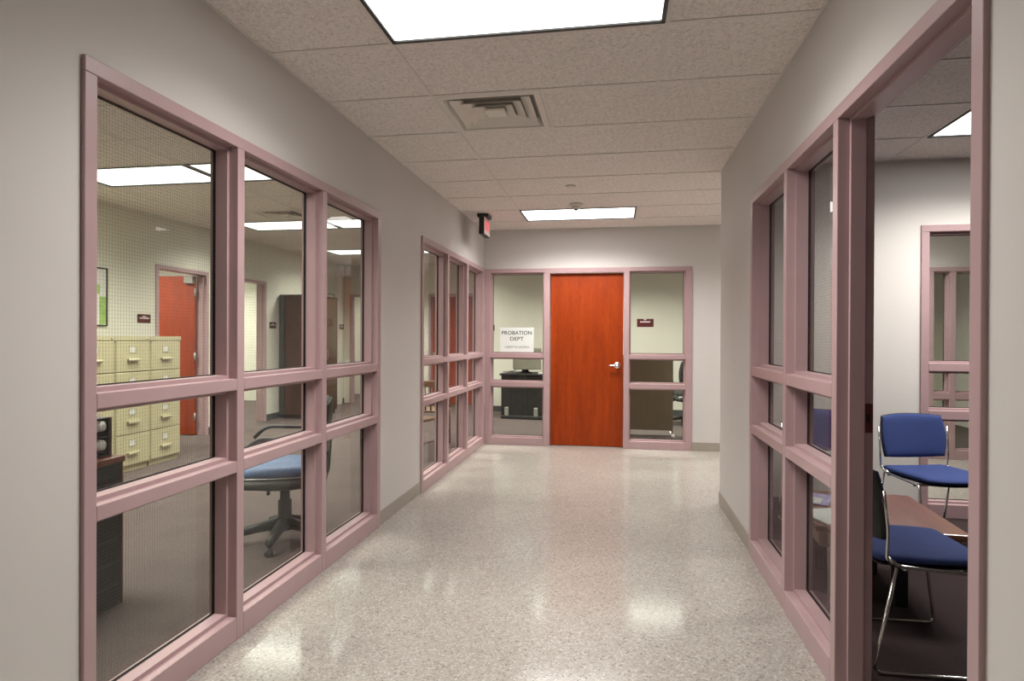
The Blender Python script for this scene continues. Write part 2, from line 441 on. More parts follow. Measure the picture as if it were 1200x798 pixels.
for c, lb in zip(cl_lights, ['large bright black-edged ceiling light nearest the camera', 'ceiling light beside the exit sign before the red door', 'ceiling light of the corridor behind the camera']):
    ceiling_light(c, H, lb, 'corridor ceiling lights', LAMP_W*(1.25 if 'exit' in lb else .7 if 'behind' in lb else 1.1), COL_CORR, 'diffuser_corridor')
ceiling_light(cross_light, H, 'ceiling light of the side passage round the right corner', 'corridor ceiling lights', LAMP_W*1.25, COL_CORR, 'diffuser_corridor')

# left office ceiling
ox = [XW, -4.78, -3.56, -2.34, XLb]; oy = edges(-1.0, YE, 4.60, .61)
off_lights = []
names = {0: 'front visible', 1: 'middle visible', 2: 'farthest visible', -1: 'hidden near'}
oc = cellgrid(ox, oy)
for k, y in ((-1, 4.60-4*.61), (0, 4.60), (1, 4.60+4*.61), (2, 4.60+8*.61)):
    for s, x in (('left', -4.78), ('right', -3.56)):
        off_lights.append(((x, x+1.22, y, y+.61), k, s))
ov = (-4.17, -3.56, 4.60+3*.61, 4.60+4*.61)
oc = [c for c in oc if not (abs(c[0]+4.78) < .01 and abs(c[2]-ov[2]) < .01)] + [(-4.78, -4.17, ov[2], ov[3]), ov]
back_cells = cellgrid(edges(XLb, 5.2, 0.0, 1.22), edges(YBb, 10.88, 8.90, .61))
back_lights = [(0.0, 1.22, 8.90, 9.51), (-1.22, 0, 8.90, 9.51), (2.44, 3.66, 8.90, 9.51)]
link_cells = [(-2.34, XLb, YE-.01, YE)]
ceiling('ceiling_office', 'tiled ceiling of the left office with paired lights', oc, HO, [l[0] for l in off_lights], [ov], [(-4.78, -4.17, ov[2], ov[3]), ov])
WO = 40.0
for c, k, s in off_lights:
    ceiling_light(c, HO, f'{names[k]} row, {s} light of the pair in the left office ceiling', 'left office ceiling lights', WO, COL_OFF, 'diffuser_office')
ceiling('ceiling_back', 'tiled ceiling of the office behind the red door', back_cells, HO, back_lights)
for c, lb in zip(back_lights, ['light over the partition in the office behind the red door', 'light over the dark desk in the office behind the red door', 'light at the far right of the office behind the red door']):
    ceiling_light(c, HO, lb, 'back office ceiling lights', WO*1.15, COL_OFF, 'diffuser_office')
# right room ceiling
rl = (1.995, 3.215, 3.86, 4.47)
rc = cellgrid([XRb, 1.995, 3.215, 4.435, 5.2], edges(-1.0, YR, 3.86, .61))
rl2 = (1.995, 3.215, 3.86-4*.61, 4.47-4*.61)
ceiling('ceiling_side', 'tiled ceiling of the waiting room', rc, H, [rl])
for c, lb in ((rl, 'ceiling light above the far blue chair in the waiting room'),):
    ceiling_light(c, H, lb, 'waiting room ceiling lights', 42, COL_CORR, 'diffuser_corridor')
# small rooms behind the doorways
sc = cellgrid([-8.5, -6.74, XW-.12], [4.5, 6.0, 6.61, 7.64]) + cellgrid([-8.5, -6.74, XW-.12], [7.76, 9.0, 9.61, 10.2, 10.81, YE])
sl = [(-6.74, XW-.12, 6.0, 6.61), (-6.74, XW-.12, 9.0, 9.61), (-8.5, -6.74, 10.2, 10.81)]  # last cell: lamp added only to brighten the room past the second doorway
ceiling('ceiling_rooms', 'tiled ceiling of the small rooms beyond the office doorways', sc, HO, sl)
for c, lb in zip(sl, ('light in the small room with the open red door', 'light in the bright room right of the open red door', 'added fill light deep inside the bright room beyond the second doorway')):
    ceiling_light(c, HO, lb, 'small room ceiling lights', WO*1.5, COL_OFF, 'diffuser_office')
ec = cellgrid([-6.2, -5.42, -4.2, -2.43], [YE+.12, 12.3, 12.91, 13.6]); el = (-5.42, -4.2, 12.3, 12.91)
ceiling('ceiling_end', 'tiled ceiling of the room past the office end wall', ec, HO, [el])
ceiling_light(el, HO, 'light in the room past the office end wall', 'small room ceiling lights', WO, COL_OFF, 'diffuser_office')

# ------------------------------------------------------------------ air vents
def vent(cell, h, label):
    x0, x1, y0, y1 = cell; cx, cy = (x0+x1)/2, (y0+y1)/2; s = (x1-x0)/2-.012
    r = thing('air_vent', label, 'air vent', (cx, cy, h), 0, 'ceiling air vents')
    def ring(bm, a, za, b, zb):
        A = [bm.verts.new((sx*a, sy*a, za)) for sx, sy in ((-1, -1), (1, -1), (1, 1), (-1, 1))]
        B = [bm.verts.new((sx*b, sy*b, zb)) for sx, sy in ((-1, -1), (1, -1), (1, 1), (-1, 1))]
        for i in range(4): bm.faces.new((A[i], A[(i+1) % 4], B[(i+1) % 4], B[i]))
    obj('housing', boxes((-s, s, -s, s, .050, .085)), 'vent_dark', r)
    bm = bmesh.new(); ring(bm, s, 0.0, s-.035, -.004); ring(bm, s-.035, -.004, s-.065, .045); ring(bm, s, 0, s, .05)
    obj('outer_frame', bm, 'vent_metal', r)
    for i, (a, b) in enumerate(((s-.062, s-.125), (s-.122, s-.18), (s-.178, s-.235))):
        bm = bmesh.new(); ring(bm, a, -.002, b, .028); ring(bm, a, -.002, a-.004, .004); ring(bm, a-.004, .004, b, .032)
        obj('louver_ring', bm, 'vent_metal', r)
    e = s-.235
    obj('centre_plate', rbox(-e, e, -e, e, -.004, .012, .006), 'vent_metal', r)
vent(vent_cell, H, 'square louvered air vent in the corridor ceiling')
vent(ov, HO, 'square louvered air vent in the left office ceiling')

# ------------------------------------------------------------------ detector, sprinkler, exit sign
bm = bmesh.new(); r = thing('smoke_detector', 'round white smoke detector beside the far ceiling light', 'smoke detector', (-.40, 6.14, H))
lathe(bm, [(.0, 0), (.068, 0), (.068, -.012), (.058, -.02), (.0, -.02)]); obj('base', bm, 'white_plastic', r, True)
bm = bmesh.new(); lathe(bm, [(.0, -.02), (.046, -.02), (.044, -.04), (.036, -.05), (.0, -.05)]); obj('cap', bm, 'white_plastic', r, True)
bm = bmesh.new(); lathe(bm, [(.0, -.05), (.02, -.05), (.018, -.064), (.0, -.064)]); obj('sensor', bm, 'grey_metal', r, True)
bm = bmesh.new(); lathe(bm, [(0, .003), (.045, .003), (.045, -.006), (.038, -.009), (0, -.009)])
o = obj('sprinkler_cover', bm, 'white_plastic', None, True); o.location = (-.40, 5.41, H); tag(o, 'small flat round sprinkler cover on the ceiling before the smoke detector', 'sprinkler')

r = thing('exit_sign', 'black exit sign with red letters hanging from the ceiling', 'exit sign', (-1.415, 6.40, H))
obj('canopy', rbox(-.06, .06, .06, .24, -.035, 0, .004), 'black_trim', r)
hs = obj('housing', rbox(-.028, .028, 0, .30, -.225, -.035, .004), 'black_trim', r)
obj('face_plate', rbox(.028, .031, .008, .292, -.218, -.042, .001, 1), 'exit_face', hs)
mt = Matrix.Translation((.0318, .15, -.13)) @ Matrix(((0, 0, 1, 0), (1, 0, 0, 0), (0, 1, 0, 0), (0, 0, 0, 1)))
text_mesh('lettering', 'EXIT', .15, 'exit_red', hs, mt, .001, sx=.72)

# ------------------------------------------------------------------ glazed frames
class Plane:
    """wall-plane coordinates: a along the wall, d into the wall, z up"""
    def __init__(s, axis, o, sign): s.axis, s.o, s.sg = axis, o, sign
    def b(s, a0, a1, d0, d1, z0, z1):
        e = sorted((s.o+s.sg*d0, s.o+s.sg*d1))
        return (e[0], e[1], a0, a1, z0, z1) if s.axis == 'x' else (a0, a1, e[0], e[1], z0, z1)
DEP = .129
FD = (.041, .096, .104, .120)   # stop front, stop back, rear stop front, rear stop back
def fbox(P, name, par, *a, mat='mauve', w=.003):
    return obj(name, rbox(*P.b(*a), w=w, seg=2), mat, par)
wire_cache = {}
def glazing(P, win, a0, a1, z0, z1, wired, mat='mauve'):
    s = .015
    bm = bmesh.new()
    for (d0, d1) in ((FD[0], FD[1]), (FD[2], FD[3])):
        for bb in ((a0, a1, d0, d1, z0, z0+s), (a0, a1, d0, d1, z1-s, z1), (a0, a0+s, d0, d1, z0+s, z1-s), (a1-s, a1, d0, d1, z0+s, z1-s)):
            box(bm, *P.b(*bb))
    obj('glazing_stop', bm, mat, win)
    p = obj('pane', boxes(P.b(a0+.004, a1-.004, .0985, .1035, z0+.004, z1-.004)), 'glass', win)
    g = .019
    bm = bmesh.new()
    for (d0, d1) in ((.0955, .0984), (.1036, .1065)):
        for bb in ((a0+.012, a1-.012, d0, d1, z0+.012, z0+g), (a0+.012, a1-.012, d0, d1, z1-g, z1-.012), (a0+.012, a0+g, d0, d1, z0+g, z1-g), (a1-g, a1-.012, d0, d1, z0+g, z1-g)):
            box(bm, *P.b(*bb))
    obj('gasket', bm, 'gasket', p)
    if wired:
        bm = bmesh.new(); st = .0127; r = .00024
        n = int((a1-a0-2*g)/st)
        for i in range(n):
            a = a0+g+st*(i+.7); box(bm, *P.b(a-r, a+r, .1012, .1015, z0+.01, z1-.01))
        n = int((z1-z0-2*g)/st)
        for i in range(n):
            z = z0+g+st*(i+.7); box(bm, *P.b(a0+.01, a1-.01, .1009, .1012, z-r, z+r))
        o = obj('wire_mesh', bm, 'wire', p); o['kind'] = 'stuff'
def window(name, label, P, verts, a0, a1, top, rails, sill, wired, bays=None, jambs=True, mat='mauve'):
    """verts: list of (a0,a1) vertical members from left to right incl. jambs"""
    win = thing(name, label, 'window', kind='structure')
    fw = .05
    for i, (u0, u1) in enumerate(verts):
        fbox(P, 'jamb' if i in (0, len(verts)-1) else 'mullion', win, u0, u1, 0, DEP, 0, top-fw)
    fbox(P, 'head_rail', win, a0, a1, 0, DEP, top-fw, top)
    for i in range(len(verts)-1):
        if bays and i not in bays: continue
        b0, b1 = verts[i][1], verts[i+1][0]
        fbox(P, 'sill', win, b0, b1, 0, DEP, 0, sill)
        zz = [sill]
        for (r0, r1) in rails:
            fbox(P, 'cross_rail', win, b0, b1, 0, DEP, r0, r1); zz += [r0, r1]
        zz.append(top-fw)
        for k in range(0, len(zz), 2): glazing(P, win, b0, b1, zz[k], zz[k+1], wired)
    return win
PL = Plane('x', XL+.0135, -1); PR = Plane('x', XR-.0135, 1); PB = Plane('y', YB-.0135, 1)
PE = Plane('y', YR-.0135, 1)
RAILS = [(.725, .775), (1.08, 1.13)]
window('window_1', 'large mauve nine-pane window nearest the camera on the left', PL, [(1.652, 1.70), (2.43, 2.48), (3.215, 3.265), (4.02, 4.075)], 1.652, 4.075, TOP, RAILS, .10, True)
window('window_2', 'mauve nine-pane window at the far end of the left wall', PL, [(5.0, 5.05), (5.80, 5.85), (6.59, 6.64), (7.40, YB-.0135)], 5.0, YB-.0135, TOP-.006, RAILS, .095, False)
wr = window('window_3', 'mauve two-bay window frame with open doorway on the right wall', PR, [(1.535, 1.583), (2.455, 2.505), (3.15, 3.20), (3.91, 3.96)], 1.535, 3.96, TOP, [(.745, .797), (1.09, 1.145)], .10, True, bays=(1, 2))
# doorway stops and strike plate
for nm, bb in (('door_stop', (2.440, 2.455, FD[0], .095, 0, TOP-.05)), ('door_stop', (1.583, 1.598, FD[0], .095, 0, TOP-.05)), ('door_stop', (1.598, 2.440, FD[0], .095, TOP-.065, TOP-.05))):
    fbox(PR, nm, wr, *bb, w=.002)
sp = fbox(PR, 'strike_plate', wr, 2.4535, 2.4552, .098, .126, .968, 1.075, mat='maroon_plate', w=.0005); sp['label'] = 'dark red metal strike plate'
fbox(PR, 'latch_hole', sp, 2.4531, 2.4536, .105, .117, 1.005, 1.035, mat='gasket', w=.0001)
BT = 2.165
wb = window('window_4', 'mauve glazed frame left and right of the red door', PB, [(XL+.0135, -1.535), (-.875, -.80), (.085, .150), (.80, .874)], XL+.0135, .874, BT, [(.715, .775), (1.07, 1.12)], .09, False, bays=(0, 2))
obj('door_stop', rbox(*PB.b(-.80, .085, .0, .05, BT-.062, BT-.05), w=.002), 'mauve', wb)
window('window_5', 'mauve window behind the far blue chair in the waiting room', PE, [(2.22, 2.275), (3.0, 3.05), (3.85, 3.90), (4.70, 4.75)], 2.22, 4.75, 2.16, [(.725, .79), (1.08, 1.14)], .10, True)
window('window_6', 'distant mauve window across the side passage', PB, [(3.40, 3.45), (3.61, 3.67), (4.35, 4.40), (5.14, 5.19)], 3.40, 5.19, 2.115, [(.66, .73), (.98, 1.06)], .10, False)

# ------------------------------------------------------------------ red door
d1 = thing('door_1', 'closed red-orange wooden door with lever handle at the corridor end', 'door', (-.357, YB+.040, 0), kind='structure')
obj('leaf', rbox(-.437, .437, 0, .044, .008, BT-.066, .002), 'door_wood', d1)
bm = bmesh.new(); lathe(bm, [(0, 0), (.040, 0), (.040, -.006), (.034, -.012), (.014, -.014), (.014, -.045), (.020, -.05), (.020, -.062), (.012, -.066), (0, -.066)], (.368, 0, .99), 20, 'y')
lv = obj('lever_handle', bm, 'steel', d1, True)
bm = bmesh.new(); tube(bm, [(.368, -.055, .99), (.34, -.057, .99), (.29, -.056, .988), (.262, -.05, .985)], [.011, .0105, .010, .008], 10)
obj('lever', bm, 'steel', lv, True)
bm = bmesh.new(); lathe(bm, [(0, -.066), (.008, -.066), (.007, -.070), (0, -.070)], (.368, 0, .99), 12, 'y'); obj('lock_cylinder', bm, 'chrome', lv, True)

# ------------------------------------------------------------------ signs on the end glass
r = thing('paper_notice', 'white paper notice reading PROBATION DEPT taped on the glass', 'notice', (-1.222, YB-.0135+.0945, 1.292))
obj('sheet', boxes((-.213, .213, 0, .001, -.152, .152)), 'paper', r)
mt = Matrix.Translation((0, -.0006, .084)) @ Matrix.Rotation(PI/2, 4, 'X')
text_mesh('lettering', 'PROBATION', .066, 'ink', r, mt, .0004, sx=1.0, bold=.010)
text_mesh('lettering', 'DEPT', .066, 'ink', r, Matrix.Translation((0, -.0006, .010)) @ Matrix.Rotation(PI/2, 4, 'X'), .0004, sx=1.08, bold=.010)
text_mesh('lettering', 'LORETTA LUCERO', .036, 'ink_grey', r, Matrix.Translation((.005, -.0006, -.092)) @ Matrix.Rotation(PI/2, 4, 'X'), .0004, sx=.98)
def maroon_sign(name, label, P, a, z, w_, h_, d=0.0, lines=((.022, .3, .014), (.004, .75, .016))):
    r = thing('room_sign', label, 'sign', group='maroon room signs')
    obj('plate', rbox(*P.b(a-w_/2, a+w_/2, d-.006, d, z-h_/2, z+h_/2), w=.002), 'maroon', r)
    for (dz, frac, hh) in lines:
        n = max(2, int(w_*frac/.017)); x = a-w_*frac/2; step = w_*frac/n
        bm = bmesh.new()
        for i in range(n):
            box(bm, *P.b(x+i*step, x+(i+.74)*step, d-.0068, d-.0058, z+dz-hh/2, z+dz+hh/2))
        obj('lettering', bm, 'sign_white', r)
PW = Plane('x', XW, -1)
maroon_sign('room_sign', 'maroon room sign at the left edge of the left end window', Plane('y', 10.88, 1), -2.25, 1.50, .19, .10)
maroon_sign('room_sign', 'maroon room sign on the glass right of the red door', PB, .341, 1.502, .196, .098, .0945, ((.040, .16, .015), (.012, .62, .016)))
maroon_sign('room_sign', 'maroon room sign on the office wall above the filing cabinets', PW, 6.35, 1.52, .20, .10)
maroon_sign('room_sign', 'maroon room sign beside the tall dark wardrobe', PW, 9.07, 1.50, .19, .10)
maroon_sign('room_sign', 'maroon room sign on the pilaster near the office corner', Plane('x', XW+.05, -1), 11.46, 1.52, .19, .10, 0)

# ------------------------------------------------------------------ office doors and frames
def doorframe(name, label, P, a0, a1, top=TOP, dep=.147):
    r = thing(name, label, 'door frame', kind='structure')
    fbox(P, 'jamb', r, a0, a0+.05, 0, dep, 0, top-.05); fbox(P, 'jamb', r, a1-.05, a1, 0, dep, 0, top-.05)
    fbox(P, 'head_rail', r, a0, a1, 0, dep, top-.05, top)
    fbox(P, 'door_stop', r, a0+.05, a0+.065, .043, .1, 0, top-.05, w=.002); fbox(P, 'door_stop', r, a1-.065, a1-.05, .043, .1, 0, top-.05, w=.002)
    return r
PW2 = Plane('x', XW+.0135, -1); PN = Plane('y', YE-.0135, 1)
doorframe('trim_2', 'mauve frame of the doorway behind the filing cabinets', PW2, *D1)
doorframe('trim_3', 'mauve frame of the bright doorway left of the wardrobe', PW2, *D2)
doorframe('trim_4', 'mauve frame of the doorway at the left of the office end wall', PN, *D3)
doorframe('trim_5', 'mauve frame of the closed red door seen through the far left window', PN, *D4)
# open leaf behind the cabinets, hinged at the far jamb, swung into the small room
d2 = thing('door_2', 'open red wooden door standing inside the doorway behind the cabinets', 'door', (XW-.135, D1[1]-.055, 0), math.radians(6), kind='structure')
lf = obj('leaf', rbox(-.86, 0, -.044, 0, .01, TOP-.06, .002), 'door_wood', d2)
for z in (.25, 1.05, 1.9):
    bm = bmesh.new(); lathe(bm, [(0, -.05), (.012, -.05), (.012, .05), (0, .05)], (.012, -.05, z), 10); obj('hinge', bm, 'grey_metal', d2, True)
obj('closer', rbox(-.12, .0, -.09, -.044, TOP-.16, TOP-.07, .006), 'grey_metal', d2)
obj('notice_panel', rbox(-.86, -.62, -.058, -.0445, .55, 1.93, .002), 'grey_metal', d2)
d3 = thing('door_3', 'closed red wooden door in the office end wall', 'door', ((D4[0]+D4[1])/2, YE+.1, 0), kind='structure')
obj('leaf', rbox(-.415, .415, -.044, 0, .01, TOP-.055, .002), 'door_wood', d3)
bm = bmesh.new(); lathe(bm, [(0, -.044), (.03, -.044), (.03, -.055), (.012, -.06), (.012, -.1), (.024, -.105), (.024, -.13), (0, -.135)], (-.35, 0, 1.0), 14, 'y'); obj('knob', bm, 'steel', d3, True)

# ------------------------------------------------------------------ filing cabinets
def make_cabinet():
    w_, d_, h_ = .440, .70, 1.315
    r = thing('filing_cabinet', '', 'filing cabinet', group='beige filing cabinets')
    b = boxes((-d_, -.012, 0, w_, .05, h_)); bevel(b, .004, 1)
    body = obj('body', b, 'file_beige', r)
    obj('plinth', boxes((-d_+.02, -.03, .01, w_-.01, 0, .05)), 'file_beige', r)
    obj('top_rail', rbox(-.014, 0, 0, w_, h_-.045, h_, .003), 'file_beige', r)
    dh = (h_-.045-.06)/4
    for k in range(4):
        z0 = .06+k*dh
        dr = obj('drawer', rbox(-.012, 0, .012, w_-.012, z0+.004, z0+dh-.006, .004), 'file_beige', r)
        zc = z0+dh*.72; yc = w_*.47
        fr = bmesh.new()
        for bb in ((0, .004, yc-.045, yc+.045, zc+.026, zc+.034), (0, .004, yc-.045, yc+.045, zc-.034, zc-.026), (0, .004, yc-.045, yc-.037, zc-.026, zc+.026), (0, .004, yc+.037, yc+.045, zc-.026, zc+.026)): box(fr, *bb)
        obj('label_holder', fr, 'tan_metal', dr)
        obj('label_card', boxes((.0002, .0015, yc-.037, yc+.037, zc-.026, zc+.026)), 'off_white', dr)
        zh = z0+dh*.42
        hb = bmesh.new()
        prof = [(0, .0), (.022, .004), (.028, -.008), (.026, -.022), (.021, -.022), (.022, -.010), (.018, -.002), (0, -.008)]
        A = [hb.verts.new((x, yc-.07, zh+z)) for x, z in prof]; B_ = [hb.verts.new((x, yc+.07, zh+z)) for x, z in prof]
        for i in range(len(prof)): hb.faces.new((A[i], A[(i+1) % len(prof)], B_[(i+1) % len(prof)], B_[i]))
        hb.faces.new(A[::-1]); hb.faces.new(B_)
        obj('handle', hb, 'tan_metal', dr)
    bm = bmesh.new(); lathe(bm, [(0, 0), (.009, 0), (.009, .008), (0, .008)], (0, w_-.04, h_-.022), 12, 'x'); obj('lock', bm, 'steel', r, True)
    return r
c0 = make_cabinet()
for i, (y, lb) in enumerate(((5.552, 'beige four-drawer filing cabinet nearest the open red door'), (5.106, 'beige four-drawer filing cabinet in the middle of the row'), (4.66, 'beige four-drawer filing cabinet at the left end of the row'))):
    c = c0 if i == 0 else copy_tree(c0)
    c.location = (-4.642, y, 0); c['label'] = lb

# ------------------------------------------------------------------ posters
def framed(name, label, P, a0, a1, z0, z1, frame='black_trim', sheet='off_white', extra=()):
    r = thing(name, label, 'picture', group='framed pictures in the left office'); fwid = .012
    bm = bmesh.new()
    for bb in ((a0, a1, -.018, -.001, z0, z0+fwid), (a0, a1, -.018, -.001, z1-fwid, z1), (a0, a0+fwid, -.018, -.001, z0+fwid, z1-fwid), (a1-fwid, a1, -.018, -.001, z0+fwid, z1-fwid)): box(bm, *P.b(*bb))
    obj('frame', bm, frame, r); obj('sheet', boxes(P.b(a0+fwid, a1-fwid, -.010, -.001, z0+fwid, z1-fwid)), sheet, r)
    for (b0, b1, y0, y1, mt) in extra: obj('print', boxes(P.b(b0, b1, -.0115, -.0101, y0, y1)), mt, r)
framed('framed_poster', 'white framed poster with a green block left of the maroon sign', PW, 5.20, 5.815, 1.42, 2.04, extra=((5.715, 5.80, 1.44, 1.735, 'green_print'), (5.25, 5.66, 1.50, 1.62, 'grey_metal'), (5.66, 5.72, 1.76, 1.86, 'green_print')))
framed('framed_poster', 'tall framed picture beside the pilaster in the office corner', PW, 10.60, 11.22, 1.19, 2.14, extra=((10.68, 11.14, 1.68, 2.06, 'grey_metal'), (10.8, 11.05, 1.75, 1.95, 'dark_olive')))

# ------------------------------------------------------------------ wardrobe
r = thing('wardrobe', 'tall dark brown wooden wardrobe against the office wall', 'wardrobe', (XW+.02, 9.24, 0))
obj('body', rbox(0, .56, 0, .9, .06, 1.98, .004), 'cabinet_wood', r); obj('plinth', boxes((.02, .53, .02, .88, 0, .06)), 'black_trim', r)
obj('edge_shade_strip', rbox(0, .10, -.006, 0, .06, 1.98, .002), 'dark_olive', r)  # shading of the rear panel edge, built in as a dark strip
for k in (0, 1):
    dd = obj('door', rbox(.56, .578, .006+k*.447, .446+k*.447, .07, 1.97, .003), 'cabinet_wood', r)
    bm = bmesh.new(); y = .42 if k == 0 else .48
    tube(bm, smooth_path([(.578, y, .95), (.605, y, .95), (.605, y, 1.1), (.578, y, 1.1)], .012), .005, 8); obj('handle', bm, 'steel', dd, True)
obj('cornice', rbox(-.0, .585, -.008, .905, 1.98, 2.0, .004), 'cabinet_wood', r)

# ------------------------------------------------------------------ near desk with organiser
r = thing('desk', 'dark desk end panel with reddish wood edges inside the nearest left window', 'desk', (-2.40, 2.68, 0))
obj('desk_top', rbox(-1.5, .012, -.74, .012, .695, .725, .004), 'desk_edge_wood', r)
obj('end_panel', rbox(-.03, 0, -.72, 0, .0, .695, .002), 'desk_black', r)
obj('edge_strip', rbox(-.032, .003, -.004, .006, 0, .695, .001, 1), 'desk_edge_wood', r)
obj('end_panel', rbox(-1.48, -1.45, -.72, 0, 0, .695, .002), 'desk_black', r)
obj('modesty_panel', rbox(-1.45, -.03, -.06, -.03, .1, .695, .002), 'desk_black', r)
for k in range(5): obj('groove', boxes((0, .0012, -.70, -.02, .10+k*.11, .106+k*.11)), 'black_trim', r)
r = thing('desk_organizer', 'black desktop organiser with white papers in its holes, on the near desk', 'organizer', (-2.44, 2.655, .7255))
for (a0, a1, b0, b1, z0, z1) in ((-.12, 0, -.22, -.21, 0, .19), (-.12, 0, -.11, -.10, .006, .184), (-.12, 0, -.01, 0, 0, .19), (-.12, 0, -.21, -.01, 0, .006), (-.12, 0, -.21, -.01, .184, .19), (-.12, 0, -.21, -.01, .092, .098)):
    obj('divider', rbox(a0, a1, b0, b1, z0, z1, .001, 1), 'black_plastic', r)
obj('back_panel', boxes((-.126, -.12, -.22, 0, 0, .19)), 'black_plastic', r)
obj('side_trim', rbox(-.12, .003, 0, .006, 0, .19, .001, 1), 'desk_edge_wood', r)
k = 0
for y in (-.155, -.055):
    for z in (.008, .100):
        bm = bmesh.new(); tube(bm, [(-.11, y, z+.045), (-.02, y+.004, z+.05), (.003, y+.008, z+.052)], [.026, .028, .024], 10)
        o = obj('paper_roll', bm, 'off_white', None, True); o.location = r.location; tag(o, f"white paper roll in the {'upper' if z > .05 else 'lower'} {'left' if y < -.1 else 'right'} hole of the black organiser", 'paper roll', 'paper rolls in the organiser')

# ------------------------------------------------------------------ office chairs
def caster(bm, x, y, z=.0):
    for s in (-1, 1):
        lathe(bm, [(0, -.011), (.020, -.011), (.026, -.006), (.026, .006), (.020, .011), (0, .011)], (x, y+s*.014, z+.0265), 14, 'y')
def office_chair(label, loc, rz, seat_m, back_m, arms=True, seat_h=.47, back_lo=.56, back_hi=.93, group='office chairs on casters'):
    r = thing('office_chair', label, 'office chair', loc, rz, group)
    for k in range(5):
        a = 2*PI*k/5+.05
        bm = bmesh.new(); ca, sa = math.cos(a), math.sin(a)
        tube(bm, [(ca*.02, sa*.02, .125), (ca*.16, sa*.16, .105), (ca*.28, sa*.28, .078)], [.042, .032, .024], 8)
        tube(bm, [(ca*.275, sa*.275, .04), (ca*.275, sa*.275, .085)], .009, 8)
        leg = obj('base_leg', bm, 'dark_olive', r, True)
        bm = bmesh.new(); caster(bm, ca*.275, sa*.275); obj('caster', bm, 'black_plastic', leg, True)
    bm = bmesh.new(); lathe(bm, [(0, .08), (.045, .08), (.045, .15), (.042, .16), (.042, .27), (.030, .275), (.030, seat_h-.085), (0, seat_h-.085)], n=18); obj('gas_column', bm, 'dark_olive', r, True)
    obj('mechanism', rbox(-.13, .10, -.09, .09, seat_h-.105, seat_h-.07, .012), 'dark_olive', r)
    bm = bmesh.new(); tube(bm, [(.08, .06, seat_h-.09), (.08, .20, seat_h-.10), (.08, .23, seat_h-.115)], .011, 8); obj('lever', bm, 'black_plastic', r, True)
    bm = bmesh.new(); pad(bm, .53, .53, .11, lambda x, y, z: (x, y, seat_h-.075+z*(1.0 if z > 0 else max(.35, 1-(x*x+y*y)*9))+.06*max(0, abs(x)/.25-.6)**2*.5), k=.2); obj('seat_shell', bm, 'dark_olive', r, True)
    bm = bmesh.new(); pad(bm, .48, .48, .085, lambda x, y, z: (x, y, seat_h+z-.012*math.cos(x*9)*math.cos(y*9)*(z > 0)), k=.2); st = obj('seat', bm, seat_m, r, True)
    bm = bmesh.new(); tube(bm, [Vector((.245*math.cos(t_)*(1/max(abs(math.cos(t_)), abs(math.sin(t_))))**.62, .245*math.sin(t_)*(1/max(abs(math.cos(t_)), abs(math.sin(t_))))**.62, seat_h-.024)) for t_ in [2*PI*i/40 for i in range(40)]], .004, 6, True); obj('piping', bm, 'steel', st, True)
    hb = (back_hi-back_lo)
    def bk(x, y, z):  # x width, y height
        return (-.225-.03*(y/hb+.5)+z+.10*(x/.22)**2*.35, x, (back_lo+back_hi)/2+y)
    bm = bmesh.new(); pad(bm, .44, hb, .065, bk, k=.28); bk_o = obj('backrest', bm, back_m, r, True)
    bm = bmesh.new(); pad(bm, .42, hb*.94, .03, lambda x, y, z: (bk(x, y, z)[0]-.032, x, bk(x, y, z)[2]), k=.28); obj('back_shell', bm, 'black_plastic', bk_o, True)
    bm = bmesh.new(); tube(bm, smooth_path([(-.08, 0, seat_h-.085), (-.255, 0, seat_h-.085), (-.27, 0, back_lo+.1)], .08, 6), .02, 8); obj('back_support', bm, 'dark_olive', r, True)
    if arms:
        for s in (-1, 1):
            bm = bmesh.new(); tube(bm, smooth_path([(-.12, s*.20, seat_h-.075), (-.13, s*.285, seat_h-.06), (-.14, s*.285, seat_h+.21), (.14, s*.28, seat_h+.225), (.215, s*.275, seat_h+.15)], .05, 5), .0125, 8)
            obj('armrest', bm, 'black_plastic', r, True)
    return r
office_chair('blue office chair on casters with black arms behind the left window', (-2.09, 3.66, 0), math.radians(206), 'blue_vinyl', 'teal_dark', seat_h=.48)
office_chair('black office chair behind the brown partition', (1.10, 9.75, 0), math.radians(100), 'black_fabric', 'black_fabric', back_hi=1.0)

# ------------------------------------------------------------------ wooden chairs behind the far-left window
def wood_chair(label, loc, rz):
    r = thing('wooden_chair', label, 'chair', loc, rz, 'wooden chairs by the far left window')
    bm = bmesh.new(); pad(bm, .44, .44, .04, lambda x, y, z: (x, y, .44+z), k=.12); obj('seat', bm, 'chair_wood', r, True)
    for sx in (-1, 1):
        for sy in (-1, 1):
            bm = bmesh.new()
            if sx > 0: tube(bm, [(.20, sy*.19, 0), (.18, sy*.18, .43)], [.014, .019], 8)
            else: tube(bm, [(-.23, sy*.19, 0), (-.19, sy*.18, .44), (-.22, sy*.18, .62), (-.27, sy*.18, .80)], [.014, .019, .017, .014], 8)
            obj('leg', bm, 'chair_wood', r, True)
    for sy in (-1, 1):
        bm = bmesh.new(); tube(bm, [(.19, sy*.185, .2), (-.21, sy*.185, .2)], .010, 8); obj('stretcher', bm, 'chair_wood', r, True)
        bm = bmesh.new(); tube(bm, smooth_path([(.16, sy*.19, .44), (.17, sy*.215, .64), (.02, sy*.22, .65), (-.22, sy*.19, .66)], .05), .014, 8); obj('armrest', bm, 'chair_wood', r, True)
    for k in range(5):
        y = -.12+k*.06; bm = bmesh.new(); tube(bm, [(-.20, y, .45), (-.225, y, .62), (-.262, y, .76)], .009, 6); obj('back_slat', bm, 'chair_wood', r, True)
    bm = bmesh.new(); pad(bm, .40, .08, .024, lambda x, y, z: (-.262+z-.1*(.2-abs(x))*.3, x, .77+y), k=.2); obj('top_rail', bm, 'chair_wood', r, True)
